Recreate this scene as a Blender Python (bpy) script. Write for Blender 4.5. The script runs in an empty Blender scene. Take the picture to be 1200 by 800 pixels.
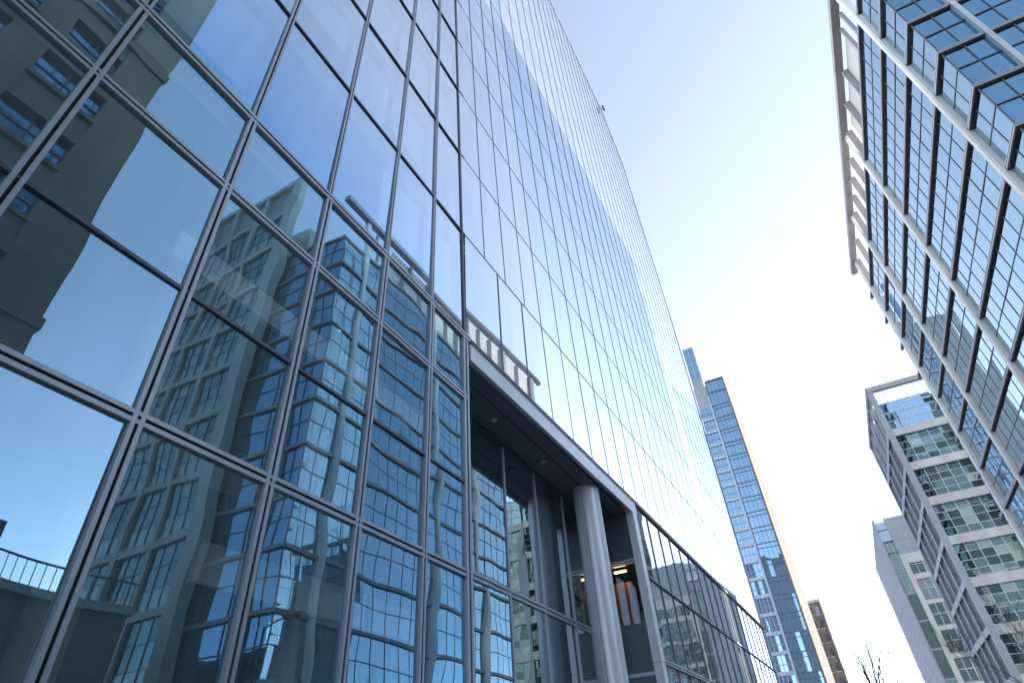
import bpy, math, random
from mathutils import Vector, Matrix
random.seed(7)
sc = bpy.context.scene
COL = sc.collection
R = math.radians

# ------------------------------------------------------------------ materials
def nodes_of(m):
    m.use_nodes = True
    nt = m.node_tree
    nt.nodes.clear()
    return nt, nt.nodes, nt.links

def solid(name, col, rough=0.5, metal=0.0, var=0.10, scale=1.2, bump=0.0, spec=0.5, streak=True):
    m = bpy.data.materials.new(name)
    nt, N, L = nodes_of(m)
    out = N.new('ShaderNodeOutputMaterial'); b = N.new('ShaderNodeBsdfPrincipled')
    L.new(b.outputs[0], out.inputs[0])
    b.inputs['Roughness'].default_value = rough
    b.inputs['Metallic'].default_value = metal
    b.inputs['Specular IOR Level'].default_value = spec
    tc = N.new('ShaderNodeTexCoord'); mp = N.new('ShaderNodeMapping')
    mp.inputs['Scale'].default_value = (1, 1, 0.25 if streak else 1)
    L.new(tc.outputs['Object'], mp.inputs[0])
    nz = N.new('ShaderNodeTexNoise'); nz.inputs['Scale'].default_value = scale; nz.inputs['Detail'].default_value = 6
    L.new(mp.outputs[0], nz.inputs['Vector'])
    r = N.new('ShaderNodeValToRGB')
    lo = [c*(1-var) for c in col]; hi = [min(1, c*(1+var)) for c in col]
    r.color_ramp.elements[0].position = .3; r.color_ramp.elements[1].position = .7
    r.color_ramp.elements[0].color = (*lo, 1); r.color_ramp.elements[1].color = (*hi, 1)
    L.new(nz.outputs['Fac'], r.inputs[0]); L.new(r.outputs[0], b.inputs['Base Color'])
    if bump:
        bp = N.new('ShaderNodeBump'); bp.inputs['Strength'].default_value = bump; bp.inputs['Distance'].default_value = .02
        n2 = N.new('ShaderNodeTexNoise'); n2.inputs['Scale'].default_value = scale*8; n2.inputs['Detail'].default_value = 5
        L.new(tc.outputs['Object'], n2.inputs['Vector'])
        L.new(n2.outputs['Fac'], bp.inputs['Height']); L.new(bp.outputs[0], b.inputs['Normal'])
    return m

def glass(name, f0=.34, power=2.2, tint=(.80, .91, 1), base=(.03, .05, .06), trans=0.0, tcol=(.5, .65, .66),
          wave=.006, wscale=.55, wstretch=(1, 1, 1), rough=0.0, neutral=(.45, 1.0), ntint=(.96, .98, 1)):
    """coated glazing: reflection rising to grazing over a dark, optionally see-through body"""
    m = bpy.data.materials.new(name)
    nt, N, L = nodes_of(m)
    out = N.new('ShaderNodeOutputMaterial')
    lw = N.new('ShaderNodeLayerWeight'); lw.inputs['Blend'].default_value = .5
    pw = N.new('ShaderNodeMath'); pw.operation = 'POWER'; pw.inputs[1].default_value = power
    mu = N.new('ShaderNodeMath'); mu.operation = 'MULTIPLY_ADD'; mu.inputs[1].default_value = 1-f0; mu.inputs[2].default_value = f0
    L.new(lw.outputs['Facing'], pw.inputs[0]); L.new(pw.outputs[0], mu.inputs[0])
    gl = N.new('ShaderNodeBsdfGlossy'); gl.inputs['Color'].default_value = (*tint, 1); gl.inputs['Roughness'].default_value = rough
    # tint fades to neutral at grazing angles
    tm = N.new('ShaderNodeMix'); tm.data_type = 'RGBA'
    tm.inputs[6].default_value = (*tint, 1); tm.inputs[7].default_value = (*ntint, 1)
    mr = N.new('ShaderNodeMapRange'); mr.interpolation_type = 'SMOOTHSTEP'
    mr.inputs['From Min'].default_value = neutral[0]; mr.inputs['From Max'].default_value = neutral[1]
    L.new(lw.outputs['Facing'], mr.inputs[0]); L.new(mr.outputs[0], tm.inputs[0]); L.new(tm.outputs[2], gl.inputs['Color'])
    tc = N.new('ShaderNodeTexCoord'); mp = N.new('ShaderNodeMapping'); mp.inputs['Scale'].default_value = wstretch
    nz = N.new('ShaderNodeTexNoise'); nz.inputs['Scale'].default_value = wscale; nz.inputs['Detail'].default_value = 1.0
    bp = N.new('ShaderNodeBump'); bp.inputs['Strength'].default_value = 1.0; bp.inputs['Distance'].default_value = wave
    L.new(tc.outputs['Object'], mp.inputs[0]); L.new(mp.outputs[0], nz.inputs['Vector'])
    L.new(nz.outputs['Fac'], bp.inputs['Height']); L.new(bp.outputs[0], gl.inputs['Normal'])
    df = N.new('ShaderNodeBsdfDiffuse'); df.inputs['Color'].default_value = (*base, 1)
    body = df.outputs[0]
    if trans > 0:
        tr = N.new('ShaderNodeBsdfTransparent'); tr.inputs['Color'].default_value = (*tcol, 1)
        mx = N.new('ShaderNodeMixShader'); mx.inputs[0].default_value = trans
        L.new(df.outputs[0], mx.inputs[1]); L.new(tr.outputs[0], mx.inputs[2]); body = mx.outputs[0]
    ms = N.new('ShaderNodeMixShader')
    # faint film of dust and rain streaks on the pane
    m2 = N.new('ShaderNodeMapping'); m2.inputs['Scale'].default_value = (1.6, 1.6, .22)
    n2 = N.new('ShaderNodeTexNoise'); n2.inputs['Scale'].default_value = 1.3; n2.inputs['Detail'].default_value = 7; n2.inputs['Roughness'].default_value = .65
    L.new(tc.outputs['Object'], m2.inputs[0]); L.new(m2.outputs[0], n2.inputs['Vector'])
    r2 = N.new('ShaderNodeMapRange'); r2.inputs['From Min'].default_value = .3; r2.inputs['From Max'].default_value = .75
    r2.inputs['To Min'].default_value = 1.0; r2.inputs['To Max'].default_value = .86
    L.new(n2.outputs['Fac'], r2.inputs[0])
    m3 = N.new('ShaderNodeMath'); m3.operation = 'MULTIPLY'; L.new(mu.outputs[0], m3.inputs[0]); L.new(r2.outputs[0], m3.inputs[1])
    L.new(m3.outputs[0], ms.inputs[0]); L.new(body, ms.inputs[1]); L.new(gl.outputs[0], ms.inputs[2])
    L.new(ms.outputs[0], out.inputs[0])
    return m

def emit(name, col, s):
    m = bpy.data.materials.new(name); nt, N, L = nodes_of(m)
    out = N.new('ShaderNodeOutputMaterial'); e = N.new('ShaderNodeEmission')
    e.inputs[0].default_value = (*col, 1); e.inputs[1].default_value = s
    L.new(e.outputs[0], out.inputs[0]); return m

def translucent(name, col, t=.5):
    m = bpy.data.materials.new(name); nt, N, L = nodes_of(m)
    out = N.new('ShaderNodeOutputMaterial'); d = N.new('ShaderNodeBsdfDiffuse'); tr = N.new('ShaderNodeBsdfTranslucent')
    d.inputs[0].default_value = (*col, 1); tr.inputs[0].default_value = (*col, 1)
    x = N.new('ShaderNodeMixShader'); x.inputs[0].default_value = t
    L.new(d.outputs[0], x.inputs[1]); L.new(tr.outputs[0], x.inputs[2]); L.new(x.outputs[0], out.inputs[0]); return m

def panelled(name, col, pw, ph, gap=.02, rough=.5, var=.08, dark=.45, metal=0.0, spec=.12):
    """cladding with fine joints, brick texture on generated wall coordinates"""
    m = solid(name, col, rough, metal, var, .5, spec=spec)
    nt = m.node_tree; N, L = nt.nodes, nt.links
    b = [n for n in N if n.type == 'BSDF_PRINCIPLED'][0]; r = [n for n in N if n.type == 'VALTORGB'][0]
    tc = [n for n in N if n.type == 'TEX_COORD'][0]
    sx = N.new('ShaderNodeSeparateXYZ'); ad = N.new('ShaderNodeMath'); ad.operation = 'ADD'; cb = N.new('ShaderNodeCombineXYZ')
    L.new(tc.outputs['Object'], sx.inputs[0]); L.new(sx.outputs[0], ad.inputs[0]); L.new(sx.outputs[1], ad.inputs[1])
    L.new(ad.outputs[0], cb.inputs[0]); L.new(sx.outputs[2], cb.inputs[1])
    bt = N.new('ShaderNodeTexBrick'); bt.offset = 0; bt.inputs['Scale'].default_value = 1
    bt.inputs['Brick Width'].default_value = pw; bt.inputs['Row Height'].default_value = ph; bt.inputs['Mortar Size'].default_value = gap
    bt.inputs['Mortar Smooth'].default_value = 0
    bt.inputs['Color1'].default_value = (1, 1, 1, 1); bt.inputs['Color2'].default_value = (.9, .9, .9, 1); bt.inputs['Mortar'].default_value = (dark, dark, dark, 1)
    L.new(cb.outputs[0], bt.inputs['Vector'])
    mx = N.new('ShaderNodeMix'); mx.data_type = 'RGBA'; mx.blend_type = 'MULTIPLY'; mx.inputs[0].default_value = 1
    L.new(r.outputs[0], mx.inputs[6]); L.new(bt.outputs['Color'], mx.inputs[7]); L.new(mx.outputs[2], b.inputs['Base Color'])
    return m

M = {}
M['alu'] = solid('aluminium_frame', (.38, .42, .48), .38, .35, .06, 2)
M['alu_dark'] = solid('anodised_dark', (.085, .10, .13), .4, .3, .1, 2)
M['alu_mid'] = solid('anodised_mid', (.08, .092, .125), .4, .1, .08, 2)
M['groove'] = solid('gasket_black', (.012, .014, .018), .7)
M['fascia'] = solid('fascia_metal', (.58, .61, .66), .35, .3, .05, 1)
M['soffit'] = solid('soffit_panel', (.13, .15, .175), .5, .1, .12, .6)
M['column_metal'] = solid('brushed_column', (.62, .66, .72), .36, .2, .06, 3)
M['glass_low'] = glass('glass_lower', .24, 1.9, (.42, .72, .94), (.30, .42, .44), .78, (.86, .94, .93), .011, .5)
M['glass_up'] = glass('glass_upper', .20, 1.4, (.30, .64, 1), (.11, .19, .30), .70, (.75, .88, .95), .0025, .3, neutral=(.42, .74))
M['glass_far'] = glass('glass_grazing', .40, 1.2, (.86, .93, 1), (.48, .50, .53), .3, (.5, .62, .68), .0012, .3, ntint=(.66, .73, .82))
M['glass_entry'] = glass('glass_entry', .36, 2.2, (.62, .83, .94), (.06, .08, .09), .6, (.40, .5, .5), .008, .6)
M['glass_tower'] = glass('glass_columned', .55, 2.0, (.60, .82, .92), (.015, .03, .05), .35, (.3, .45, .55), .004, .4)
M['glass_tower_end'] = glass('glass_columned_end', .42, 2.2, (.42, .76, 1.0), (.01, .022, .04), .25, (.3, .45, .55), .003, .4)
M['glass_blue'] = glass('glass_blue', .38, 2.2, (.50, .74, .93), (.015, .04, .07), 0, wave=.005, wscale=.5)
M['glass_green'] = glass('glass_green', .20, 2.4, (.60, .86, .86), (.016, .032, .034), 0, wave=.006, wscale=.45)
M['glass_grey'] = glass('glass_grey', .16, 2.6, (.7, .78, .88), (.03, .034, .045), 0, wave=.006, wscale=.5)
M['glass_green_blind'] = glass('glass_green_blind', .18, 2.4, (.7, .9, .9), (.20, .22, .19), 0, wave=.006, wscale=.45)
M['glass_green_dark'] = glass('glass_green_dark', .12, 2.4, (.5, .75, .75), (.008, .014, .016), 0, wave=.006, wscale=.45)
M['glass_shop'] = glass('glass_shop', .07, 3.5, (.8, .9, 1), (.1, .1, .1), .92, (.85, .85, .8), .002, .5)
M['glass_clear'] = glass('glass_clear', .10, 3, (.9, .95, 1), (.6, .65, .7), .85, (.9, .94, .96), .002, .5)
M['glass_pale'] = glass('glass_pale_strip', .45, 2, (.75, .88, 1), (.35, .42, .5), .25, (.8, .9, 1), .001)
M['slab'] = solid('floor_slab', (.30, .31, .32), .8)
M['ceiling'] = solid('ceiling_tile', (.55, .56, .56), .9)
M['interior'] = solid('interior_wall', (.20, .22, .22), .9, var=.2, scale=.3)
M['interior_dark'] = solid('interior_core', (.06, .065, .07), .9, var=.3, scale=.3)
M['blind'] = solid('roller_blind', (.80, .82, .84), .9, var=.04)
M['wood'] = solid('timber_lining', (.55, .27, .09), .6, var=.25, scale=2)
M['dark_panel'] = solid('dark_panel', (.08, .105, .13), .35, .2, .1, 1)
M['stone_beam'] = solid('pale_stone_band', (.70, .69, .67), .7, 0, .14, .9, .15)
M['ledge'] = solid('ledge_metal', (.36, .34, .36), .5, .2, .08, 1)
M['ledge_shade'] = solid('ledge_groove_shade', (.06, .06, .072), .6)  # groove line, plus the shade under each ledge put in as dark colour
M['lavender'] = solid('lavender_metal', (.25, .26, .29), .5, .3, .08, .7)
M['lavender_panel'] = panelled('lavender_panel', (.28, .29, .34), 1.6, 1.1, .02, .55)
M['band'] = solid('pale_band', (.42, .41, .395), .6, 0, .16, .8, .1)
M['cream'] = solid('cream_stone', (.50, .47, .42), .7, 0, .1, .6)
M['cream_wall'] = panelled('cream_wall', (.17, .164, .155), 3.2, 4.0, .04, .95, .05, .8, spec=0.0)
M['greyclad'] = panelled('grey_cladding', (.33, .35, .36), 1.5, 1.6, .02, .5)
M['lav_pane'] = solid('lavender_glazing', (.11, .12, .155), .28, 0, .25, .35)
M['white_frame'] = solid('white_frame', (.46, .49, .53), .5, .1)
M['far_frame'] = solid('far_frame', (.36, .40, .46), .5, .1)
M['screen'] = translucent('cream_screen', (.78, .76, .72), .5)
M['roofbeam'] = panelled('roof_beam_metal', (.36, .35, .36), 1.8, 9, .02, .5)
M['concrete'] = solid('concrete_frame', (.46, .47, .45), .8, 0, .12, .7, .2)
M['stone'] = panelled('dark_stone', (.24, .19, .145), 1.7, 1.05, .03, .85, .3, .5)
M['brick'] = panelled('brown_brick', (.19, .155, .135), .45, .15, .02, .9, .15, .8)
M['asphalt'] = solid('asphalt', (.05, .05, .052), .9, 0, .2, 3, .3, streak=False)
M['paving'] = panelled('paving', (.26, .25, .24), .6, .6, .012, .85, .1, .6)
M['kerb'] = solid('kerb_stone', (.30, .29, .28), .85)
M['paint'] = solid('road_paint', (.75, .75, .72), .7)
M['ground'] = solid('ground_cover', (.12, .115, .11), .95, streak=False, scale=.2)
M['bark'] = solid('bark', (.07, .055, .045), .95, 0, .25, 6, .4)
M['lamp_metal'] = solid('lamp_post_metal', (.05, .055, .06), .5, .5)
M['lamp_glow'] = emit('ceiling_lamp_glow', (1, .86, .62), 5)
M['amber_lamp'] = emit('amber_lamp', (1, .5, .17), 3)
M['plant'] = solid('roof_plant_metal', (.40, .42, .43), .6, .2)

# ------------------------------------------------------------------ mesh builder
class MB:
    def __init__(s): s.v = []; s.f = []; s.mi = []; s.smooth = False
    def quad(s, *p, mi=0):
        b = len(s.v); s.v += [tuple(q) for q in p]; s.f.append(tuple(range(b, b+len(p)))); s.mi.append(mi)
    def hexa(s, p, mi=0):      # p: 4 bottom (ccw from above) + 4 top
        b = len(s.v); s.v += [tuple(q) for q in p]
        for f in ((3, 2, 1, 0), (4, 5, 6, 7), (0, 1, 5, 4), (1, 2, 6, 5), (2, 3, 7, 6), (3, 0, 4, 7)):
            s.f.append(tuple(b+i for i in f)); s.mi.append(mi)
    def box(s, x0, x1, y0, y1, z0, z1, mi=0):
        s.hexa([(x0, y0, z0), (x1, y0, z0), (x1, y1, z0), (x0, y1, z0), (x0, y0, z1), (x1, y0, z1), (x1, y1, z1), (x0, y1, z1)], mi)
    def tube(s, pts, rad, n=6, mi=0, caps=True):
        rings = []
        for i, p in enumerate(pts):
            p = Vector(p)
            d = (Vector(pts[min(i+1, len(pts)-1)]) - Vector(pts[max(i-1, 0)])).normalized()
            a = d.cross(Vector((0.3, .9, .2)))
            if a.length < .1: a = d.cross(Vector((1, 0, 0)))
            a.normalize(); c = d.cross(a)
            b = len(s.v)
            for k in range(n):
                t = 2*math.pi*k/n
                s.v.append(tuple(p + rad[i]*(math.cos(t)*a + math.sin(t)*c)))
            rings.append(b)
        for i in range(len(rings)-1):
            for k in range(n):
                s.f.append((rings[i]+k, rings[i]+(k+1) % n, rings[i+1]+(k+1) % n, rings[i+1]+k)); s.mi.append(mi)
        if caps:
            s.f.append(tuple(rings[0]+k for k in reversed(range(n)))); s.mi.append(mi)
            s.f.append(tuple(rings[-1]+k for k in range(n))); s.mi.append(mi)
    def build(s, name, mats, parent=None, smooth=False):
        me = bpy.data.meshes.new(name); me.from_pydata(s.v, [], s.f); me.update()
        if not isinstance(mats, (list, tuple)): mats = [mats]
        for m in mats: me.materials.append(m)
        if len(mats) > 1:
            for p, i in zip(me.polygons, s.mi): p.material_index = i
        if smooth:
            for p in me.polygons: p.use_smooth = True
        o = bpy.data.objects.new(name, me); COL.objects.link(o)
        if parent is not None:
            o.parent = parent; o.matrix_parent_inverse = Matrix.Translation(parent.location).inverted()
        return o

def tag(o, label=None, cat=None, group=None, kind=None):
    if label: o['label'] = label
    if cat: o['category'] = cat
    if group: o['group'] = group
    if kind: o['kind'] = kind
    return o
def thing(name, label, cat, loc, group=None):
    o = bpy.data.objects.new(name, None); COL.objects.link(o); o.location = loc
    o.empty_display_size = .5
    return tag(o, label, cat, group)
def bx(name, mat, parent, *a):
    m = MB(); m.box(*a); return m.build(name, mat, parent)

# ------------------------------------------------------------------ camera (street runs along +Y, facades left at x=-6.3, right at x=15)
HEAD, PITCH, ROLL, FPX = 0.437519814, 0.665815840, -0.0752296639, 685.64
CAMZ = 1.6
f_ = Vector((0, math.cos(PITCH), math.sin(PITCH))); r_ = Vector((1, 0, 0)); u_ = Vector((0, -math.sin(PITCH), math.cos(PITCH)))
Rv = math.cos(ROLL)*r_ + math.sin(ROLL)*u_; Uv = -math.sin(ROLL)*r_ + math.cos(ROLL)*u_
rz = Matrix.Rotation(HEAD, 3, 'Z')
F_, R_, U_ = rz @ f_, rz @ Rv, rz @ Uv
cam = bpy.data.cameras.new('camera'); co = bpy.data.objects.new('camera', cam); COL.objects.link(co)
mw = Matrix((R_, U_, -F_)).transposed().to_4x4(); mw.translation = (0, 0, CAMZ)
co.matrix_world = mw
cam.sensor_width = 36; cam.sensor_fit = 'HORIZONTAL'; cam.lens = FPX/1200*36; cam.clip_start = .1; cam.clip_end = 5000
sc.camera = co
def screen(p):
    d = Vector(p) - Vector((0, 0, CAMZ)); z = d.dot(F_)
    if z < .1: return None
    return 600+FPX*d.dot(R_)/z, 400-FPX*d.dot(U_)/z
def screen_area(pts):
    q = [screen(p) for p in pts]
    if any(a is None for a in q): return 0
    if all(a[0] < 0 for a in q) or all(a[0] > 1200 for a in q) or all(a[1] < 0 for a in q) or all(a[1] > 800 for a in q): return 0
    return abs(sum(q[i][0]*q[(i+1) % len(q)][1]-q[(i+1) % len(q)][0]*q[i][1] for i in range(len(q))))/2

# ------------------------------------------------------------------ LEFT GLASS BUILDING
YK = 10.6
def fx(y, d=0.0): return (-6.3 if y <= YK else -6.3+.02*(y-YK)) + d
ROWS = [0.15, 5.3, 9.54, 11.5, 15.6, 19.65, 23.8, 27.9]
while ROWS[-1] < 71: ROWS.append(ROWS[-1]+4.12)
ROOF = 76.0; ROWS.append(ROOF)
ROWS = [z for z in ROWS if z <= ROOF]
YEND = 54.9
def ymax(z):      # far edge: vertical, then drawn in towards the roof
    for (z0, y0), (z1, y1) in (((0, 54.6), (22, 55.0)), ((22, 55.0), (45, 54.9)), ((45, 54.9), (70.5, 52.4)), ((70.5, 52.4), (ROOF, 47.2))):
        if z <= z1: return y0+(y1-y0)*(z-z0)/(z1-z0)
    return 47.2
def zmax(y):
    if y < 47.2: return ROOF
    if y < 52.4: return ROOF+(70.5-ROOF)*(y-47.2)/5.2
    if y < 54.6: return 70.5+(47-70.5)*(y-52.4)/2.3
    return 47
SEG1 = [(-9.2, 0), (-7.2, 0), (-5.1, 0), (-3.0, 0), (-1.0, 0), (1.1, 0), (3.24, 0), (5.22, .004), (7.08, .012), (8.98, -.008), (10.6, -.022)]
SEG2 = [(10.6, -.022), (11.8, -.026), (13.2, -.027), (14.62, -.028), (16.05, -.028)]
y = 17.75
while y < 54: SEG2.append((y, -.028)); y += 1.71
def my(m, z):     # mullion position at height z
    return m[0] + m[1]*max(0, z-(8 if m[0] < YK+.1 else 15.6))
gl = thing('glass_office_building', 'tall glass curtain wall building on the left with recessed entrance and round column', 'building', (-6.3, 20, 0))

def clip_far(poly):
    """clip (y,z) polygon against the building's far edge / roof polygon"""
    edge = [((54.6, 0), (55.0, 22)), ((55.0, 22), (54.9, 45)), ((54.9, 45), (52.4, 70.5)), ((52.4, 70.5), (47.2, ROOF))]
    for (a, b) in edge:
        out = []
        def side(p): return (b[0]-a[0])*(p[1]-a[1])-(b[1]-a[1])*(p[0]-a[0])
        for i in range(len(poly)):
            p, q = poly[i], poly[(i+1) % len(poly)]
            sp, sq = side(p), side(q)
            if sp >= 0: out.append(p)
            if (sp >= 0) != (sq >= 0):
                t = sp/(sp-sq); out.append((p[0]+t*(q[0]-p[0]), p[1]+t*(q[1]-p[1])))
        poly = out
        if len(poly) < 3: return []
    return poly

panes = []
def pane(ma, mb_, z0, z1, mat, x_off=0.0, tilt=.013):
    poly = [(my(ma, z0), z0), (my(mb_, z0), z0), (my(mb_, z1), z1), (my(ma, z1), z1)]
    if mb_[0] > 45 and z1 > 15: poly = clip_far(poly)
    if len(poly) < 3: return
    jy, jz = random.uniform(-tilt, tilt), random.uniform(-tilt, tilt)
    yc = (ma[0]+mb_[0])/2; zc = (z0+z1)/2
    pts = [(fx(min(p[0], 60), -.03+x_off) + jy*(p[0]-yc)/1.5 + jz*(p[1]-zc)/4, p[0], p[1]) for p in poly]
    panes.append((screen_area(pts), pts, mat))
for i in range(len(SEG1)-1):
    for j in range(len(ROWS)-1):
        z0, z1 = ROWS[j], ROWS[j+1]
        mat = 'glass_low' if z1 < 12 else 'glass_up'
        if 5.2 < z0 < 5.4:      # tall row carries a thin intermediate rail
            pane(SEG1[i], SEG1[i+1], z0, 7.27, mat); pane(SEG1[i], SEG1[i+1], 7.27, z1, mat)
        else: pane(SEG1[i], SEG1[i+1], z0, z1, mat)
ROWA = [(10.6, 0), (12.62, 0), (14.34, 0), (16.05, 0)]
for j in range(3, len(ROWS)-1):
    ms = SEG2 if j > 3 else ROWA+SEG2[5:]
    for i in range(len(ms)):
        a = ms[i]; b = ms[i+1] if i+1 < len(ms) else (YEND+.3, 0)
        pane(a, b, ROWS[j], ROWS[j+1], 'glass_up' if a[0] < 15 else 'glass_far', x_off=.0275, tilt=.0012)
LOWR = [(23.95, 0)]
while LOWR[-1][0] < 53: LOWR.append((LOWR[-1][0]+1.71, 0))
LROWS = [.15, 5.3, 8.3, 11.3]
for i in range(len(LOWR)):
    a = LOWR[i]; b = LOWR[i+1] if i+1 < len(LOWR) else (54.6, 0)
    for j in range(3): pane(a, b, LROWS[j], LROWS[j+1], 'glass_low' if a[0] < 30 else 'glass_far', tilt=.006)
panes.sort(key=lambda t: -t[0])
for k, (ar, pts, mat) in enumerate(panes[:100]):
    m = MB(); m.quad(*pts); m.build('glass_pane', M[mat], gl)
rest = MB(); names = ['glass_low', 'glass_up', 'glass_far']
for ar, pts, mat in panes[100:]: rest.quad(*pts, mi=names.index(mat))
tag(rest.build('glass_panes', [M[n] for n in names], gl), kind='stuff')

def mullion(ma, z0, z1, w, dep, double, mat):
    m = MB()
    def bar(o0, o1, d0, d1, mi):
        p = []
        for z in (z0, z1):
            yc = my(ma, z)
            p += [(fx(ma[0], d0), yc+o0, z), (fx(ma[0], d1), yc+o0, z), (fx(ma[0], d1), yc+o1, z), (fx(ma[0], d0), yc+o1, z)]
        m.hexa(p, mi)
    if double:
        g = w*.14
        bar(-w/2, -g, -.06, dep, 0); bar(g, w/2, -.06, dep, 0); bar(-g, g, -.055, dep-.03, 1)
    else: bar(-w/2, w/2, -.06, dep, 0)
    m.build('mullion', [M[mat], M['groove']], gl)
def transom(y0, y1, z, w, dep, double, mat, xo=0):
    m = MB()
    def bar(o0, o1, d0, d1, mi):
        ys = [y0, y1] if (y0 >= YK or y1 <= YK) else [y0, YK, y1]
        for a, b in zip(ys, ys[1:]):
            e = 1e-4
            p = []
            for zz in (z+o0, z+o1):
                p += [(fx(a+e, d0+xo), a, zz), (fx(a+e, d1+xo), a, zz), (fx(b, d1+xo), b, zz), (fx(b, d0+xo), b, zz)]
            m.hexa(p, mi)
    if double:
        g = w*.14
        bar(-w/2, -g, -.06, dep, 0); bar(g, w/2, -.06, dep, 0); bar(-g, g, -.05, dep-.03, 1)
    else: bar(-w/2, w/2, -.06, dep, 0)
    m.build('transom', [M[mat], M['groove']], gl)
for k, ma in enumerate(SEG1):
    wide = .15 if ma[0] < 9.5 else .24
    mullion(ma, 0, 11.5, wide, .03, True, 'alu')
    if ma[0] < 10: mullion(ma, 11.5, ROOF, (.13 if ma[0] < 4 else .10), .02, True, 'alu')
mullion(SEG1[-1], 11.5, ROOF, .07, .012, False, 'alu_mid')
for ma in SEG2[1:]:
    z0 = 11.5 if ma[0] > 15.9 else 15.6
    mullion(ma, z0, zmax(ma[0]-1.2), .06 if ma[0] < 19 else .09, .002, False, 'alu_mid')
for ma in ROWA[1:3]: mullion(ma, 11.5, 15.58, .065, .01, False, 'alu_mid')
for ma in LOWR[1:]: mullion(ma, 0, 11.3, .055, .008, False, 'alu_mid')
for z in (5.3, 9.54): transom(-9.2, 10.55, z, .16, .026, True, 'alu')
transom(-9.2, 10.55, 7.27, .055, .012, False, 'alu_dark')
transom(-9.2, 10.75, 11.5, .19, .034, True, 'alu')
transom(10.75, ymax(11.5), 11.42, .16, .062, True, 'alu_mid')
for z in ROWS[4:-1]:
    transom(-9.2, 10.6, z, .058, .016, False, 'alu_dark'); transom(10.6, ymax(z), z, .07, .0035, False, 'alu_dark')
transom(23.95, ymax(5), 5.3, .15, .06, True, 'alu'); transom(23.95, ymax(8), 8.3, .05, .045, False, 'alu_dark')
# roof edge trim following the far silhouette
m = MB()
edge = [(-9.2, ROOF), (10.6, ROOF), (47.2, ROOF), (52.4, 70.5), (54.9, 45), (55.0, 22), (54.6, 0)]
for (a, b) in zip(edge, edge[1:]):
    dy, dz = b[0]-a[0], b[1]-a[1]; l = math.hypot(dy, dz); ny, nz = -dz/l*.12, dy/l*.12
    p = []
    for (yy, zz) in ((a[0], a[1]), (b[0], b[1])):
        p.append((yy, zz))
    m.hexa([(fx(a[0], -.4), a[0], a[1]), (fx(a[0], .09), a[0], a[1]), (fx(b[0], .09), b[0], b[1]), (fx(b[0], -.4), b[0], b[1]),
            (fx(a[0], -.4), a[0]+ny, a[1]+nz), (fx(a[0], .09), a[0]+ny, a[1]+nz), (fx(b[0], .09), b[0]+ny, b[1]+nz), (fx(b[0], -.4), b[0]+ny, b[1]+nz)])
m.build('edge_trim', M['alu'], gl)
# interior: slabs, blinds, back walls
def inner(y0, y1, d0, d1, z0, z1): 
    mm = MB(); e = 1e-4
    mm.hexa([(fx(y0+e, d0), y0, z0), (fx(y0+e, d1), y0, z0), (fx(y1, d1), y1, z0), (fx(y1, d0), y1, z0),
             (fx(y0+e, d0), y0, z1), (fx(y0+e, d1), y0, z1), (fx(y1, d1), y1, z1), (fx(y1, d0), y1, z1)]); return mm
for z in ROWS[1:-1]:
    if z < 11:
        if z > 6: continue
        inner(-9.2, 10.4, -6, -.35, z-.25, z+.1).build('floor_slab', M['slab'], gl)
        continue
    inner(-9.2, YK, -6, -.3, z-.35, z+.12).build('floor_slab', M['ceiling'], gl)
    inner(YK, ymax(z)-.6, -6, -.3, z-.35, z+.12).build('floor_slab', M['ceiling'], gl)
for k, z in enumerate(ROWS[3:-1]):
    zt = ROWS[3:][k+1]
    for i in range(3, len(SEG1)-1):
        fr = random.choice((.0, .35, .5, .62, .62, .8))
        if fr: inner(SEG1[i][0]+.12, SEG1[i+1][0]-.12, -.5, -.47, zt-.4-(zt-z)*fr, zt-.4).build('roller_blind', M['blind'], gl)
    if z > 30:
        ye = min(ymax(zt), ymax(z))-.8
        inner(YK+.2, ye, -.5, -.47, zt-.36-3.0, zt-.36).build('roller_blind', M['blind'], gl)
inner(-9.2, 10.4, -6.2, -6.0, 0, ROOF-.3).build('interior_wall', M['interior'], gl)
m = MB()
pl = [(YK+.2, 11.6), (52, 11.6), (53.6, 45), (51.5, 69.5), (47, ROOF-.3), (YK+.2, ROOF-.3)]
m.quad(*[(fx(p[0], -3.4), p[0], p[1]) for p in pl]); m.build('interior_wall', M['interior'], gl)
bx('interior_wall', M['interior_dark'], gl, -10.2, -10.0, 23.9, 54, 0, 11.3)
bx('end_wall', M['alu_mid'], gl, -30, -6.5, -9.6, -9.3, 0, ROOF)
m = MB(); pl = [(-9.2, 0), (54.4, 0), (54.8, 22), (54.7, 45), (52.2, 70.4), (47, ROOF), (-9.2, ROOF)]
m.quad(*[(-30, p[0], p[1]) for p in reversed(pl)])
for a, b in zip(pl[1:], pl[2:]):
    m.quad((fx(a[0], -.42), a[0], a[1]), (-30, a[0], a[1]), (-30, b[0], b[1]), (fx(b[0], -.42), b[0], b[1]))
m.build('rear_wall', M['alu_mid'], gl)
# inner columns and bulkhead seen through lower glazing
for yy in (0.2, 4.3, 8.1):
    m = MB(); m.tube([(-8.6, yy, 0), (-8.6, yy, 11.2)], [.3, .3], 16); m.build('interior_column', M['ceiling'], gl, True)
# pale partitions and bulkheads inside the lower storeys
bx('partition', M['blind'], gl, -6.95, -6.88, -4.5, .75, 3.7, 4.15); bx('partition', M['blind'], gl, -6.95, -6.88, .35, .75, 0, 3.7)
for (a, b) in ((5.3, 7.0), (7.2, 8.9), (9.1, 10.4)): bx('bulkhead', M['blind'], gl, -7.6, -7.5, a, b, 4.2, 4.75)
bx('bulkhead', M['blind'], gl, -7.3, -7.2, 3.3, 10.4, 8.55, 9.1)
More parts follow.
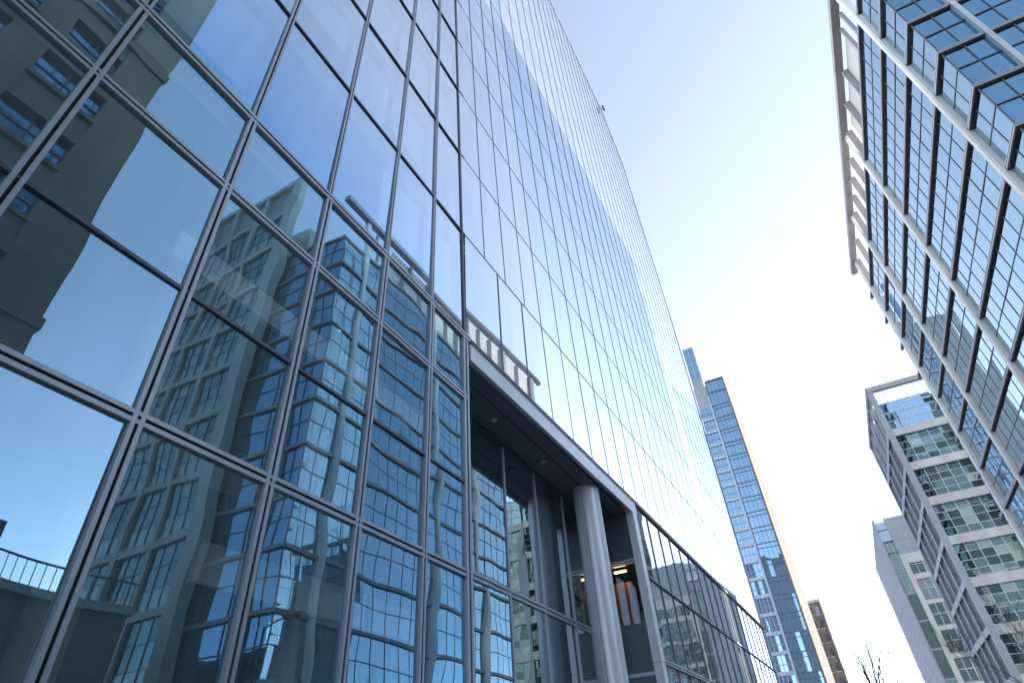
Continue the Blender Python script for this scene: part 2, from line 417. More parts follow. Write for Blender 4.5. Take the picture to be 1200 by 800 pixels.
# ---- recessed entrance
EX = -7.82
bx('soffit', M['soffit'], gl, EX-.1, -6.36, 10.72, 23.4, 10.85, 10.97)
m = MB()
ys = [10.72+i*1.8 for i in range(8)]; ys[-1] = 23.95
for a, b in zip(ys, ys[1:]):
    e = .006
    m.hexa([(fx(a, -.08), a+e, 10.8), (fx(a, .045), a+e, 10.8), (fx(b, .045), b-e, 10.8), (fx(b, -.08), b-e, 10.8),
            (fx(a, -.08), a+e, 11.33), (fx(a, .045), a+e, 11.33), (fx(b, .045), b-e, 11.33), (fx(b, -.08), b-e, 11.33)])
m.build('fascia', M['fascia'], gl)
for yy in (13.9, 17.05, 20.2): bx('soffit_joint', M['groove'], gl, EX, -6.4, yy-.006, yy+.006, 10.842, 10.8505)
bx('soffit_trim', M['groove'], gl, -6.9, -6.88, 10.75, 23.3, 10.835, 10.85)
for yy, xx in ((13.8, -7.25), (17.2, -7.2)):
    m = MB(); m.tube([(xx, yy, 10.81), (xx, yy, 10.9)], [.09, .09], 16); m.build('downlight', M['ceiling'], gl)
bays = [10.72, 13.15, 15.3, 17.6, 20.05, 21.6, 23.35]
for a, b in zip(bays, bays[1:]):
    for z0, z1 in ((.15, 6.2), (6.2, 10.85)):
        j = random.uniform(-.02, .02); k = random.uniform(-.02, .02)
        m = MB(); m.quad((EX+j, a, z0), (EX-j, b, z0), (EX-j+k, b, z1), (EX+j+k, a, z1)); m.build('entrance_pane', M['glass_entry'], gl)
for b in bays[1:-1]: bx('entrance_mullion', M['alu'], gl, EX-.06, EX+.05, b-.05, b+.05, 0, 10.84)
m = MB(); m.box(EX-.06, EX+.055, 10.75, 23.3, 6.1, 6.18); m.box(EX-.06, EX+.055, 10.75, 23.3, 6.22, 6.3); m.box(EX-.05, EX+.02, 10.75, 23.3, 6.18, 6.22, 1)
m.build('entrance_transom', [M['alu'], M['groove']], gl)
bx('entrance_head', M['alu_dark'], gl, EX-.06, EX+.06, 10.75, 23.3, 10.7, 10.84)
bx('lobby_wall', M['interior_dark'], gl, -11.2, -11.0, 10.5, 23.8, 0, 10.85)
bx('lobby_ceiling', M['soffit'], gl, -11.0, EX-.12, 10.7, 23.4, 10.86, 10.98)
# near jamb return
bx('entrance_jamb', M['alu'], gl, EX, -6.36, 10.60, 10.70, 0, 10.85)
# far return wall facing the viewer
RY = 23.4
bx('return_panel', M['dark_panel'], gl, EX+.02, -6.3, RY, RY+.08, .1, 6.55)
bx('return_panel', M['dark_panel'], gl, EX+.02, -6.3, RY, RY+.08, 8.95, 10.85)
bx('return_window', M['glass_shop'], gl, EX+.02, -6.3, RY+.03, RY+.06, 6.6, 8.75)
bx('return_lining', M['wood'], gl, -7.6, -6.72, RY+.45, RY+.55, 6.65, 8.25)
bx('return_lamp', M['amber_lamp'], gl, -7.3, -6.8, RY+.25, RY+.35, 8.6, 8.66)
bx('return_rail', M['alu'], gl, EX+.02, -6.28, RY-.03, RY+.1, 8.76, 8.84); bx('return_rail', M['alu'], gl, EX+.02, -6.28, RY-.03, RY+.1, 8.88, 8.95)
bx('return_rail', M['alu'], gl, EX+.02, -6.28, RY-.03, RY+.1, 4.86, 4.98)
bx('entrance_pier', M['fascia'], gl, -6.30, fx(23.4, .055), RY-.05, RY+.45, 0, 5.24)
bx('entrance_pier', M['fascia'], gl, -6.30, fx(23.4, .055), RY-.05, RY+.45, 5.255, 10.79)
col = MB(); CX, CY, CR = -6.86, 20.27, .49
col.tube([(CX, CY, 0), (CX, CY, 5.43)], [CR, CR], 48, caps=False); col.tube([(CX, CY, 5.45), (CX, CY, 10.845)], [CR, CR], 48, caps=False)
col.tube([(CX, CY, 5.42), (CX, CY, 5.46)], [CR-.015, CR-.015], 48, caps=False)
cob = col.build('entrance_column', M['column_metal'], gl)
for p in cob.data.polygons: p.use_smooth = len(p.vertices) == 4
m = MB(); m.box(CX-.008, CX+.006, CY-CR-.003, CY-CR+.02, 0, 10.8); m.build('column_seam', M['groove'], cob.parent)
# small floodlight bracket on the far roof edge
m = MB(); x_ = fx(47, .1)
m.tube([(x_-.2, 46.6, ROOF+.1), (x_+.3, 46.6, ROOF+.3)], [.04, .04], 8); m.box(x_+.15, x_+.4, 46.3, 46.5, ROOF+.1, ROOF+.45); m.box(x_+.15, x_+.4, 46.7, 46.95, ROOF+.0, ROOF+.3)
m.build('roof_floodlight', M['lamp_metal'], gl)

# ------------------------------------------------------------------ RIGHT TOWER
TX, TY0, TY1, TXE = 15.0, 25.05, 60.4, 21.5
LED = [46.3, 42.3, 38.8, 35.3, 31.8, 28.3, 24.8, 21.3, 17.8, 14.3, 10.8, 7.3, 3.8]
COLS = [27.9, 41.2, 51.6, 59.0]
tw = thing('columned_glass_tower', 'blue glass tower at upper right with pale columns, floor ledges and open roof frame', 'building', (18, 42, 0))
for cy in COLS:
    top = 46.2 if cy > 30 else 46.2
    m = MB(); m.box(TX-.26, TX+.12, cy-.25, cy+.25, 0, top); m.box(TX-.30, TX-.25, cy-.14, cy+.14, 0, top); m.build('column', M['stone_beam'], tw)
for z in LED[1:]:
    m = MB()
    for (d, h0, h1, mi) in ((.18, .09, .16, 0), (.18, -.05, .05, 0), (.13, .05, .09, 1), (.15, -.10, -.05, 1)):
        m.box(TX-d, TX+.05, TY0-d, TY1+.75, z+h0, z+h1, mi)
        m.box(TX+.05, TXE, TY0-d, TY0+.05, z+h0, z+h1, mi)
    m.build('floor_ledge', [M['ledge'], M['ledge_shade']], tw)
# windows: one per cell, with its glazing bars
def tower_window(axis, a0, a1, z0, z1, n, mat):
    m = MB(); b = MB(); zm = z0+(z1-z0)*.52
    for k in range(n):
        p0, p1 = a0+(a1-a0)*k/n, a0+(a1-a0)*(k+1)/n
        for (q0, q1) in ((z0, zm), (zm, z1)):
            j = random.uniform(-.006, .006); t = random.uniform(-.006, .006)
            if axis == 'y': m.quad((TX+j, p0, q0), (TX+j+t, p0, q1), (TX-j+t, p1, q1), (TX-j, p1, q0))
            else: m.quad((p0, TY0+j, q0), (p1, TY0-j, q0), (p1, TY0-j+t, q1), (p0, TY0+j+t, q1))
        if k:
            if axis == 'y': b.box(TX-.025, TX+.03, p0-.022, p0+.022, z0, z1)
            else: b.box(p0-.028, p0+.028, TY0-.05, TY0+.03, z0, z1)
    if axis == 'y': b.box(TX-.028, TX+.03, a0, a1, zm-.035, zm+.035)
    else: b.box(a0, a1, TY0-.06, TY0+.03, zm-.035, zm+.035)
    w = m.build('window', M[mat], tw); b.build('glazing_bar', M['alu_dark'], w)
zs = LED[1:]+[.2]
for zt, zb in zip(zs, zs[1:]):
    z0, z1 = zb+.2, zt-.14
    tower_window('y', TY0+.04, COLS[0]-.34, z0, z1, 2, 'glass_tower')
    for (a, b, n) in ((COLS[0], COLS[1], 9), (COLS[1], COLS[2], 7), (COLS[2], COLS[3], 5)):
        tower_window('y', a+.34, b-.34, z0, z1, n, 'glass_tower')
    tower_window('y', COLS[3]+.34, TY1, z0, z1, 1, 'glass_pale')
    tower_window('x', TX+.04, 17.0, z0, z1, 2, 'glass_tower_end')
    tower_window('x', 17.25, 19.3, z0, z1, 2, 'glass_tower_end'); tower_window('x', 19.3, TXE, z0, z1, 2, 'glass_tower_end')
    bx('floor_slab', M['slab'], tw, TX+.35, TXE, TY0+.35, TY1-.3, zt-.25, zt)
bx('end_column', M['white_frame'], tw, 17.0, 17.25, TY0-.26, TY0+.1, 0, 42.2)
bx('corner_post', M['alu_dark'], tw, TX-.02, TX+.05, TY0-.03, TY0+.04, 0, 42.2)
m = MB(); m.box(TX-.03, TX+4, TY1, TY1+.04, .1, 42.2); m.build('end_wall', M['glass_pale'], tw)
for z in LED[1:]: bx('end_bar', M['ledge'], tw, TX-.1, TX+4, TY1+.04, TY1+.07, z-.1, z+.1)
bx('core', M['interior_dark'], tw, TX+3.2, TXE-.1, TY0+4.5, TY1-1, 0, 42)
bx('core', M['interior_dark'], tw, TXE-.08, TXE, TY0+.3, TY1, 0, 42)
for (xx, yy) in ((18.3, 29.0), (20.4, 29.3)): bx('ceiling_lamp', M['lamp_glow'], tw, xx-.3, xx+.3, yy-.12, yy+.12, 35.0, 35.04)
bx('roof_beam', M['roofbeam'], tw, TX-.6, TX+.0, 24.5, TY1+.6, 46.0, 46.5)
for (y0, y1) in ((31.5, 40.8), (41.6, 51.2), (52.0, 58.7)):
    n = int((y1-y0)/2.4)
    for k in range(n):
        a = y0+(y1-y0)*k/n; b = y0+(y1-y0)*(k+1)/n
        bx('roof_screen', M['screen'], tw, TX+.25, TX+.30, a+.1, b-.35, 42.6, 45.95)
        bx('roof_rib', M['ledge'], tw, TX-.2, TX+.4, b-.3, b-.12, 42.5, 45.99)
bx('roof_post', M['ledge'], tw, TX-.1, TX+.15, 29.3, 29.5, 42.5, 46.0); bx('roof_post', M['ledge'], tw, TX-.1, TX+.15, 30.6, 30.8, 42.5, 46.0)
bx('plant_room', M['greyclad'], tw, TX+3.5, TXE-.5, 40, 57, 42.1, 44.6)

# ------------------------------------------------------------------ generic framed facade
def framed_face(parent, axis, fixed, a_edges, z_edges, frame_w, band_h, mat_frame, mat_band, mat_glass, nb, nh, setback=.25, out=-1, barmat='white_frame', bw=.03, names=('pier', 'floor_band'), mixw=(1, 0, 0), spandrel=False):
    """piers at a_edges, bands at z_edges; glazing set back with bars. axis 'x': face at y=fixed looking -y; 'y': face at x=fixed looking -x (out=-1) or +x"""
    def B(m, a0, a1, d0, d1, z0, z1, mi=0):
        lo, hi = sorted((fixed+out*d0, fixed+out*d1))
        if axis == 'x': m.box(a0, a1, lo, hi, z0, z1, mi)
        else: m.box(lo, hi, a0, a1, z0, z1, mi)
    for a in a_edges:
        m = MB(); B(m, a-frame_w/2, a+frame_w/2, -setback-.1, .03, 0, z_edges[-1]); m.build(names[0], M[mat_frame], parent)
    for z in z_edges:
        m = MB(); B(m, a_edges[0]-frame_w/2+.01, a_edges[-1]+frame_w/2-.01, -setback-.1, 0, z-band_h, z-.005); m.build(names[1], M[mat_band], parent)
    for za, zb in zip([0.2]+z_edges[:-1], z_edges):
        for a0, a1 in zip(a_edges, a_edges[1:]):
            p0, p1, q0, q1 = a0+frame_w/2-.05, a1-frame_w/2+.05, za-.05, zb-band_h+.05
            g = MB(); b = MB(); n = nb; dd = fixed-out*setback
            for k in range(n):
                for h in range(nh):
                    u0, u1 = p0+(p1-p0)*k/n, p0+(p1-p0)*(k+1)/n; v0, v1 = q0+(q1-q0)*h/nh, q0+(q1-q0)*(h+1)/nh
                    j, t = random.uniform(-.012, .012), random.uniform(-.012, .012)
                    mi = 1 if spandrel and h == 0 else random.choices((0, 1, 2), mixw)[0]
                    if axis == 'x': g.quad((u0, dd+j, v0), (u1, dd-j, v0), (u1, dd-j+t, v1), (u0, dd+j+t, v1), mi=mi)
                    else: g.quad((dd+j, u0, v0), (dd-j, u1, v0), (dd-j+t, u1, v1), (dd+j+t, u0, v1), mi=mi)
            for k in range(1, n): B(b, p0+(p1-p0)*k/n-bw, p0+(p1-p0)*k/n+bw, -setback-.04, -setback+.05, q0, q1)
            for h in range(1, nh): B(b, p0, p1, -setback-.04, -setback+.04, q0+(q1-q0)*h/nh-bw*.8, q0+(q1-q0)*h/nh+bw*.8)
            w = g.build('window', [M[mat_glass], M['glass_green_blind'], M['glass_green_dark']], parent)
            if b.v: b.build('glazing_bar', M[barmat], w)

# ------------------------------------------------------------------ BANDED OFFICE BLOCK (right, behind the tower)
b2 = thing('banded_office_block', 'office block with pale floor bands and green glass behind the blue columned tower', 'building', (15, 78, 0))
Z2 = [3.6, 7.6, 11.5, 15.5, 19.4, 23.35, 27.2, 31.2]
framed_face(b2, 'x', 70.0, [11.95, 17.6, 23.2], Z2, .55, .85, 'lavender', 'band', 'glass_green', 5, 4, .3, barmat='white_frame', bw=.028, mixw=(5, 2, 4))
framed_face(b2, 'y', 11.7, [70.3, 74.3, 78.3, 82.3, 86.3], Z2, .5, .55, 'lavender', 'lavender', 'lav_pane', 3, 2, .25, barmat='lavender', bw=.05)
# crown storey: blue glass, clear screen, heavy frame
for xx0, xx1 in ((12.2, 17.3), (17.9, 23)):
    g = MB(); b = MB()
    for k in range(5):
        u0, u1 = xx0+(xx1-xx0)*k/5, xx0+(xx1-xx0)*(k+1)/5
        for (q0, q1) in ((31.15, 32.2), (32.2, 33.2), (33.2, 34.4)):
            j = random.uniform(-.01, .01); g.quad((u0, 70.3+j, q0), (u1, 70.3-j, q0), (u1, 70.3-j, q1), (u0, 70.3+j, q1))
        if k: b.box(u0-.03, u0+.03, 70.24, 70.34, 31.1, 36)
    b.box(xx0, xx1, 70.24, 70.34, 33.16, 33.24); b.box(xx0, xx1, 70.24, 70.34, 32.16, 32.22); b.box(xx0, xx1, 70.24, 70.36, 34.36, 34.5)
    w = g.build('window', M['glass_blue'], b2); b.build('glazing_bar', M['white_frame'], w)
    bx('roof_screen', M['glass_clear'], b2, xx0, xx1, 70.28, 70.31, 34.5, 36.1)
bx('corner_frame', M['lavender'], b2, 11.7, 12.22, 69.95, 70.5, 31.2, 36.1)
bx('roof_frame', M['lavender'], b2, 11.66, 23.2, 69.9, 70.5, 36.1, 36.65); bx('roof_frame', M['lavender'], b2, 11.66, 12.2, 70.5, 86.6, 36.1, 36.64)
for yy in (74.3, 78.3, 82.3, 86.2): bx('roof_post', M['lavender'], b2, 11.7, 12.1, yy-.2, yy+.2, 31.2, 36.1)
for yy in (71.8, 73.2, 75.9, 77.2, 79.6, 81, 83.6, 85): bx('screen_bar', M['lavender'], b2, 11.75, 11.85, yy-.05, yy+.05, 31.2, 36.1)
bx('roof_screen', M['lav_pane'], b2, 11.8, 11.84, 70.5, 86.2, 31.2, 34.6)
bx('body', M['interior_dark'], b2, 12.1, 23, 70.45, 86.5, 0, 34.3)
bx('far_wall', M['lavender_panel'], b2, 11.72, 23, 86.52, 86.8, 0, 36.1)

# ------------------------------------------------------------------ LAVENDER PANEL BLOCK (further right)
b3 = thing('panelled_office_block', 'slim grey panelled block with window strips, lower and further than the banded block', 'building', (16, 126, 0))
bx('street_wall', M['lavender_panel'], b3, 10.35, 10.7, 110.4, 142, 0, 34)
bx('body', M['greyclad'], b3, 10.7, 24, 110.4, 142, 0, 33.6)
bx('upper_panel', M['greyclad'], b3, 12.0, 24, 110.0, 110.4, 28.2, 34)
bx('edge_post', M['lavender'], b3, 10.33, 10.55, 110.05, 110.4, 0, 34.05)
g = MB(); b = MB()
for k in range(3):
    for h in range(3): b.box(10.55, 12.0, 110.18, 110.26, 28.6+h*1.8, 28.7+h*1.8)
for xx in (10.95, 11.5): b.box(xx-.03, xx+.03, 110.18, 110.26, 28.4, 34)
w = bx('roof_screen', M['glass_clear'], b3, 10.55, 12.0, 110.22, 110.25, 30.4, 33.9); b.build('glazing_bar', M['white_frame'], w)
zz = 0.3
while zz < 30:
    g = MB(); j = random.uniform(-.02, .02)
    g.quad((10.55, 110.2+j, zz), (11.95, 110.2-j, zz), (11.95, 110.2-j, zz+3.5), (10.55, 110.2+j, zz+3.5)); w = g.build('window', M['glass_green' if j > .008 else 'glass_green_dark'], b3)
    bx('window_sill', M['lavender'], w, 10.55, 11.95, 110.14, 110.25, zz+3.5, zz+3.74); zz += 3.74
bx('pier', M['cream'], b3, 11.95, 12.65, 109.95, 110.4, 0, 28.2)
bx('lintel', M['cream'], b3, 12.65, 24, 109.97, 110.4, 26.8, 28.2)
zz = .4
while zz < 26:
    for xx in (12.7, 14.75, 16.8, 18.85):
        g = MB(); b = MB()
        for k in range(2):
            for h in range(2):
                u0 = xx+k*.9; v0 = zz+h*1.35; j = random.uniform(-.01, .01)
                g.quad((u0, 110.3+j, v0), (u0+.9, 110.3-j, v0), (u0+.9, 110.3-j, v0+1.35), (u0, 110.3+j, v0+1.35))
        b.box(xx+.85, xx+.95, 110.2, 110.32, zz, zz+2.7); b.box(xx, xx+1.8, 110.2, 110.32, zz+1.3, zz+1.4); b.box(xx+1.8, xx+1.95, 110.1, 110.4, zz, zz+2.7)
        w = g.build('window', M['glass_green' if j > .004 else 'glass_green_dark'], b3); b.build('window_frame', M['white_frame'], w)
    bx('floor_band', M['cream'], b3, 12.65, 24, 110.05, 110.35, zz+2.72, zz+3.5 if zz > 20 else zz+3.3); zz += 3.55

# ------------------------------------------------------------------ FAR SLENDER TOWER (left side of the street)
S = 4/3; FY = 160.0
ft = thing('slender_far_tower', 'slender far tower with blue glass strip and pale sunlit side wall', 'building', (-12, FY, 0))
sx = -6.15
bx('side_wall', M['cream_wall'], ft, sx-.5, sx, FY, FY+56, 0, 98)
bx('body', M['greyclad'], ft, -24, sx-.5, FY+.5, FY+55.8, 0, 97)
z = 97.7; k = 0
hts = [(97.7, 94.2), (93.9, 89.6)]
zz = 89.4
while zz > 4: hts.append((zz, zz-3.9)); zz -= 4.07
for i, (zt, zb) in enumerate(hts):
    g = MB(); b = MB(); x0, x1 = -11.4, sx-.02
    for k in range(5):
        u0, u1 = x0+(x1-x0)*k/5, x0+(x1-x0)*(k+1)/5
        j = random.uniform(-.03, .03); t = random.uniform(-.02, .02)
        g.quad((u0, FY+.1+j, zb), (u1, FY+.1-j, zb), (u1, FY+.1-j+t, zt), (u0, FY+.1+j+t, zt))
        if k: b.box(u0-.04, u0+.04, FY-.02, FY+.14, zb, zt)
    if i > 1: b.box(x0, x1, FY-.04, FY+.14, zt-1.1, zt-.98)
    b.box(x0, x1, FY-.06, FY+.14, zt-.02, zt+.17)
    w = g.build('window', M['glass_blue'], ft); b.build('glazing_bar', M['alu_mid'], w)
bx('strip_edge', M['alu_mid'], ft, -11.6, -11.4, FY-.25, FY+.6, 0, 97.9)
bx('strip_pier', M['far_frame'], ft, -12.1, -11.62, FY-.3, FY+.6, 0, 93)
zz = 97.5 - 4.07*2
while zz > 4:
    g = MB(); b = MB(); x0, x1 = -15.6, -12.1
    for k in range(4):
        u0, u1 = x0+(x1-x0)*k/4, x0+(x1-x0)*(k+1)/4; j = random.uniform(-.03, .03)
        g.quad((u0, FY+.3+j, zz-4), (u1, FY+.3-j, zz-4), (u1, FY+.3-j, zz), (u0, FY+.3+j, zz))
        if k: b.box(u0-.07, u0+.07, FY+.1, FY+.34, zz-3.1, zz)
    b.box(x0, x1, FY+.1, FY+.34, zz-2.0, zz-1.9)
    w = g.build('window', M['glass_blue'], ft); b.build('window_frame', M['far_frame'], w)
    bx('floor_band', M['far_frame'], ft, x0-.1, x1, FY-.1, FY+.5, zz-4.07, zz-3.3)
    bx('pier', M['far_frame'], ft, -16.0, -15.6, FY-.15, FY+.5, zz-4.07, zz)
    zz -= 4.07
# glazed lift head above the left strip
g = MB(); g.box(-15.2, -12.1, FY+.6, FY+4, 100, 112); w = g.build('lift_head', M['glass_blue'], ft)
m = MB()
for z_ in (100, 103, 106, 109, 112): m.box(-15.26, -12.04, FY+.54, FY+4.06, z_-.12, z_+.12)
for x_ in (-15.2, -13.7, -12.1): m.box(x_-.08, x_+.08, FY+.53, FY+.62, 89, 112)
m.build('lift_frame', M['far_frame'], w)
bx('lift_shaft', M['greyclad'], ft, -15.1, -12.2, FY+.7, FY+4, 89, 100)
m = MB(); m.box(-11.5, sx, FY-.1, FY+.2, 97.9, 98.25); m.build('roof_rail', M['alu_mid'], ft)

# ------------------------------------------------------------------ BROWN BUILDING, far end of the street
bb = thing('brown_brick_building', 'narrow brown brick building at the far end beyond the slender tower', 'building', (-8, 236, 0))
bx('wall', M['brick'], bb, -20, -2.9, 224, 250, 0, 46.5); bx('cornice', M['cream'], bb, -20.2, -2.7, 223.8, 250.2, 46.5, 47.4)
zz = 3
while zz < 44:
    for xx in (-9.1, -6.9, -4.9):
        g = MB(); g.quad((xx, 223.9, zz), (xx+1.2, 223.9, zz), (xx+1.2, 223.9, zz+2.2), (xx, 223.9, zz+2.2)); w = g.build('window', M['glass_grey'], bb)
        bx('window_frame', M['cream'], w, xx-.1, xx+1.3, 223.85, 223.98, zz-.3, zz-.1)
    for yy in (226, 230, 234, 238, 242, 246):
        g = MB(); g.quad((-2.86, yy, zz), (-2.86, yy+1.6, zz), (-2.86, yy+1.6, zz+2.2), (-2.86, yy, zz+2.2)); g.build('window', M['glass_grey'], bb)
    zz += 4

# ------------------------------------------------------------------ reflected neighbours across the street
r1 = thing('concrete_grid_building', 'concrete framed office building with window grid, mirrored in the left glass facade', 'building', (27.5, 30, 0))
ZR = [7.5, 12.2, 16.8, 21.3, 25.8, 30.3, 34.8, 39.4, 44.0, 48.8]
framed_face(r1, 'x', 24.0, [22.35, 26.2, 29.7, 33.3], ZR, .42, .5, 'concrete', 'concrete', 'glass_green', 3, 3, .22, barmat='alu_dark', bw=.035, mixw=(6, 1, 2), spandrel=True)
for a in (22.35, 26.2, 29.7, 33.3): bx('pier', M['concrete'], r1, a-.27, a+.27, 23.97, 24.6, 48.8, 53.4)
bx('parapet', M['concrete'], r1, 21.25, 33.6, 23.95, 24.7, 53.1, 53.75)
bx('loggia_wall', M['greyclad'], r1, 22.4, 33.5, 24.42, 24.62, 48.8, 53.1)
bx('corner_pier', M['concrete'], r1, 21.2, 22.4, 23.9, 24.78, 0, 53.7)
bx('body', M['interior_dark'], r1, 21.65, 33.5, 24.66, 24.98, 0, 48.6)
bx('rear_block', M['concrete'], r1, 21.65, 33.5, 26.8, 46, 0, 48.6)
bx('base_wall', M['concrete'], r1, 22.4, 33.6, 23.8, 24.4, 0, 6.4)

sb = thing('dark_stone_building', 'dark stone building with ledges, mirrored in the leftmost panes of the glass facade', 'building', (20, -6, 0))
SX, SY = 15.0, 8.2
bx('body', M['interior_dark'], sb, SX+.7, 20, -30, SY-.3, 0, 62)
ZS = [i*4.2+3.4 for i in range(14)]
m = MB(); m.box(SX, SX+.8, SY-2.4, SY, 0, 62); m.build('corner_pier', M['stone'], sb)
bx('end_wall', M['stone'], sb, SX+.8, 20, SY-.35, SY, 0, 62)
ye = SY-2.4
for k in range(8):
    yb = ye-3.1
    for i, z in enumerate(ZS):
        g = MB(); b = MB()
        for c in range(2):
            for h in range(2):
                u0 = yb+c*1.55; v0 = z+h*1.1; j = random.uniform(-.02, .02)
                g.quad((SX+.5+j, u0, v0), (SX+.5-j, u0+1.55, v0), (SX+.5-j, u0+1.55, v0+1.1), (SX+.5+j, u0, v0+1.1))
        b.box(SX+.42, SX+.52, yb+1.5, yb+1.6, z, z+2.2); b.box(SX+.42, SX+.52, yb, yb+3.1, z+1.06, z+1.14)
        w = g.build('window', M['glass_blue'], sb); b.build('window_frame', M['alu_dark'], w)
        bx('window_sill', M['stone'], w, SX-.12, SX+.6, yb-.1, yb+3.2, z-.28, z)
    bx('pier', M['stone'], sb, SX, SX+.8, yb-1.6, yb, 0, 62)
    ye = yb-1.6
for z in ZS: bx('spandrel', M['stone'], sb, SX+.1, SX+.75, ye, SY-2.4, z+2.2, z+3.92)
for z in (20.0, 41.0, 62.0): bx('cornice', M['stone'], sb, SX-.2, SX+.8, ye, SY+.12, z-.6, z)

lp = thing('low_terrace_pavilion', 'low stone pavilion with terrace railing, mirrored at bottom left of the glass facade', 'building', (22, 14, 0))
bx('wall', M['stone'], lp, 19, 30, 9.2, 19.5, 0, 10.2); bx('coping', M['concrete'], lp, 18.8, 30, 9.1, 19.7, 10.2, 10.6)
m = MB()
for k in range(22): m.box(18.98, 19.02, 9.3+k*.48, 9.33+k*.48, 10.6, 11.7)
m.box(18.95, 19.05, 9.2, 19.6, 11.7, 11.78); m.build('railing', M['alu_dark'], lp)
bx('roof_hut', M['alu_dark'], lp, 22, 27, 10.5, 14.2, 10.6, 14)

# ------------------------------------------------------------------ street lamp & trees
sl = thing('street_lamp', 'dark street lamp with flat arm head, mirrored in the lower glass panes', 'street lamp', (9.6, 19.8, 0.12))
m = MB(); m.tube([(9.6, 19.8, .12), (9.6, 19.8, 4), (9.6, 19.8, 8.3)], [.1, .08, .05], 10); m.build('post', M['lamp_metal'], sl, True)
m = MB(); m.tube([(9.6, 19.8, 8.25), (8.9, 19.8, 8.45), (8.4, 19.8, 8.5)], [.04, .04, .03], 8); m.build('arm', M['lamp_metal'], sl, True)
m = MB(); m.box(7.7, 8.5, 19.62, 19.98, 8.42, 8.54); m.build('lamp_head', M['lamp_metal'], sl)

def bare_tree(loc, h, label, seed, spread=.42, lean=(0, 0)):
    rnd = random.Random(seed)
    t = thing('bare_tree', label, 'tree', loc, 'bare street trees')
    tr = MB(); cr = MB()
    base = Vector(loc)
    top = base+Vector((lean[0], lean[1], h*.38))
    tr.tube([base, base.lerp(top, .5)+Vector((rnd.uniform(-.1, .1), 0, 0)), top], [h*.013, h*.010, h*.008], 8)
    def grow(p, d, l, r, depth):
        pts = [p]; rad = [r]; q = p; dd = d
        for i in range(4):
            dd = (dd+Vector((rnd.uniform(-.2, .2), rnd.uniform(-.2, .2), rnd.uniform(-.04, .14)))).normalized()
            q = q+dd*l/4; pts.append(q); rad.append(r*(1-.16*(i+1)))
        cr.tube(pts, rad, 5 if depth < 2 else 4, caps=False)
        if depth >= 4: return
        for k in range(rnd.randint(3, 4)):
            i = rnd.randint(2, 4) if depth else rnd.randint(1, 4)
            a = (dd+Vector((rnd.uniform(-1, 1), rnd.uniform(-1, 1), rnd.uniform(-.3, .7)))*.85).normalized()
            grow(pts[i], a, l*rnd.uniform(.5, .72), max(rad[i]*.66, .006), depth+1)
    for k in range(5):
        a = k*2*math.pi/5+rnd.uniform(-.4, .4)
        grow(top, Vector((math.cos(a)*spread, math.sin(a)*spread, 1)).normalized(), h*rnd.uniform(.24, .34), h*.0052, 0)
    grow(top, Vector((0, 0, 1)), h*.32, h*.0055, 0)
    tr.build('trunk', M['bark'], t, True); cr.build('crown', M['bark'], t)
bare_tree((.9, 55, .12), 13.2, 'leafless street tree against the white sky at bottom right between the far buildings', 3)
bare_tree((7.9, 40, .12), 8.6, 'leafless street tree in front of the green glass block at the bottom right corner', 5, .55)
bare_tree((3.6, 92, .12), 15, 'small leafless treetop at the bottom edge near the lavender panelled block', 9)

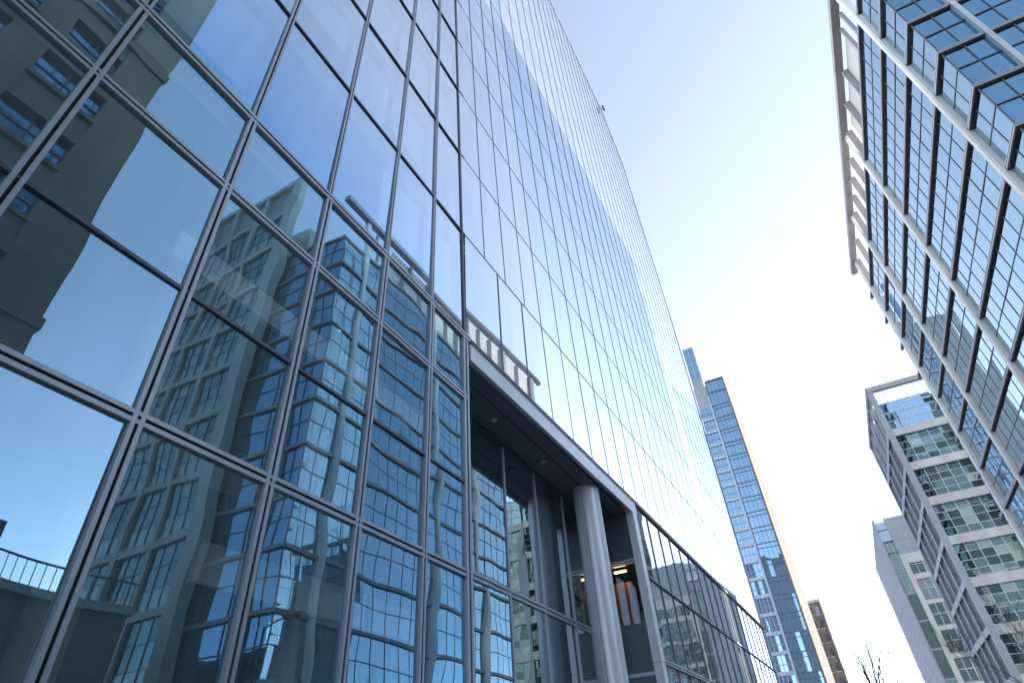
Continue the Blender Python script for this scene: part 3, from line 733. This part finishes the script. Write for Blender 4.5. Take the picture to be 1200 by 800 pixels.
# ------------------------------------------------------------------ ground
def struct(name, mat, *a):
    o = bx(name, mat, None, *a); o['kind'] = 'structure'; return o
m = MB(); m.quad((-3000, -3000, 0), (3000, -3000, 0), (3000, 3000, 0), (-3000, 3000, 0)); tag(m.build('ground', M['ground']), kind='structure')
m = MB(); m.quad((1.6, -200, .006), (8.6, -200, .006), (8.6, 400, .006), (1.6, 400, .006)); tag(m.build('road', M['asphalt']), kind='structure')
struct('pavement', M['paving'], -6.2, 1.4, -200, 400, 0.0, .12); struct('pavement', M['paving'], 8.8, 14.4, -200, 400, 0.0, .12)
struct('kerb', M['kerb'], 1.4, 1.6, -200, 400, 0.0, .135); struct('kerb', M['kerb'], 8.6, 8.8, -200, 400, 0.0, .135)
m = MB()
for k in range(60): m.quad((5.04, -100+k*6, .011), (5.16, -100+k*6, .011), (5.16, -97+k*6, .011), (5.04, -97+k*6, .011))
tag(m.build('road_marking', M['paint']), kind='structure')

# ------------------------------------------------------------------ light
SUN_AZ, SUN_EL = R(46), R(12.5)
w = bpy.data.worlds.new('World'); sc.world = w; w.use_nodes = True
nt = w.node_tree; N, L = nt.nodes, nt.links; N.clear()
out = N.new('ShaderNodeOutputWorld'); bg = N.new('ShaderNodeBackground'); sky = N.new('ShaderNodeTexSky')
sky.sky_type = 'NISHITA'; sky.sun_disc = False; sky.sun_elevation = SUN_EL; sky.sun_rotation = SUN_AZ
sky.air_density = 0.6; sky.dust_density = 0.2; sky.ozone_density = 1.6; sky.altitude = 50
bg.inputs[1].default_value = .12
hs = N.new('ShaderNodeHueSaturation'); hs.inputs['Saturation'].default_value = .60; hs.inputs['Hue'].default_value = .50
L.new(sky.outputs[0], hs.inputs['Color']); L.new(hs.outputs[0], bg.inputs[0]); L.new(bg.outputs[0], out.inputs[0])
sd = bpy.data.lights.new('sun', 'SUN'); sd.energy = 3.3; sd.angle = R(.5); sd.color = (1, .93, .84)
so = bpy.data.objects.new('sun', sd); COL.objects.link(so)
v = Vector((math.sin(SUN_AZ)*math.cos(SUN_EL), math.cos(SUN_AZ)*math.cos(SUN_EL), math.sin(SUN_EL)))
so.rotation_euler = v.to_track_quat('Z', 'Y').to_euler(); so.location = v*200
sc.view_settings.view_transform = 'Standard'; sc.view_settings.look = 'None'
sc.view_settings.exposure = 2.65; sc.view_settings.gamma = 1; sc.view_settings.use_curve_mapping = False
sc.cycles.max_bounces = 10; sc.cycles.glossy_bounces = 6; sc.cycles.transparent_max_bounces = 12
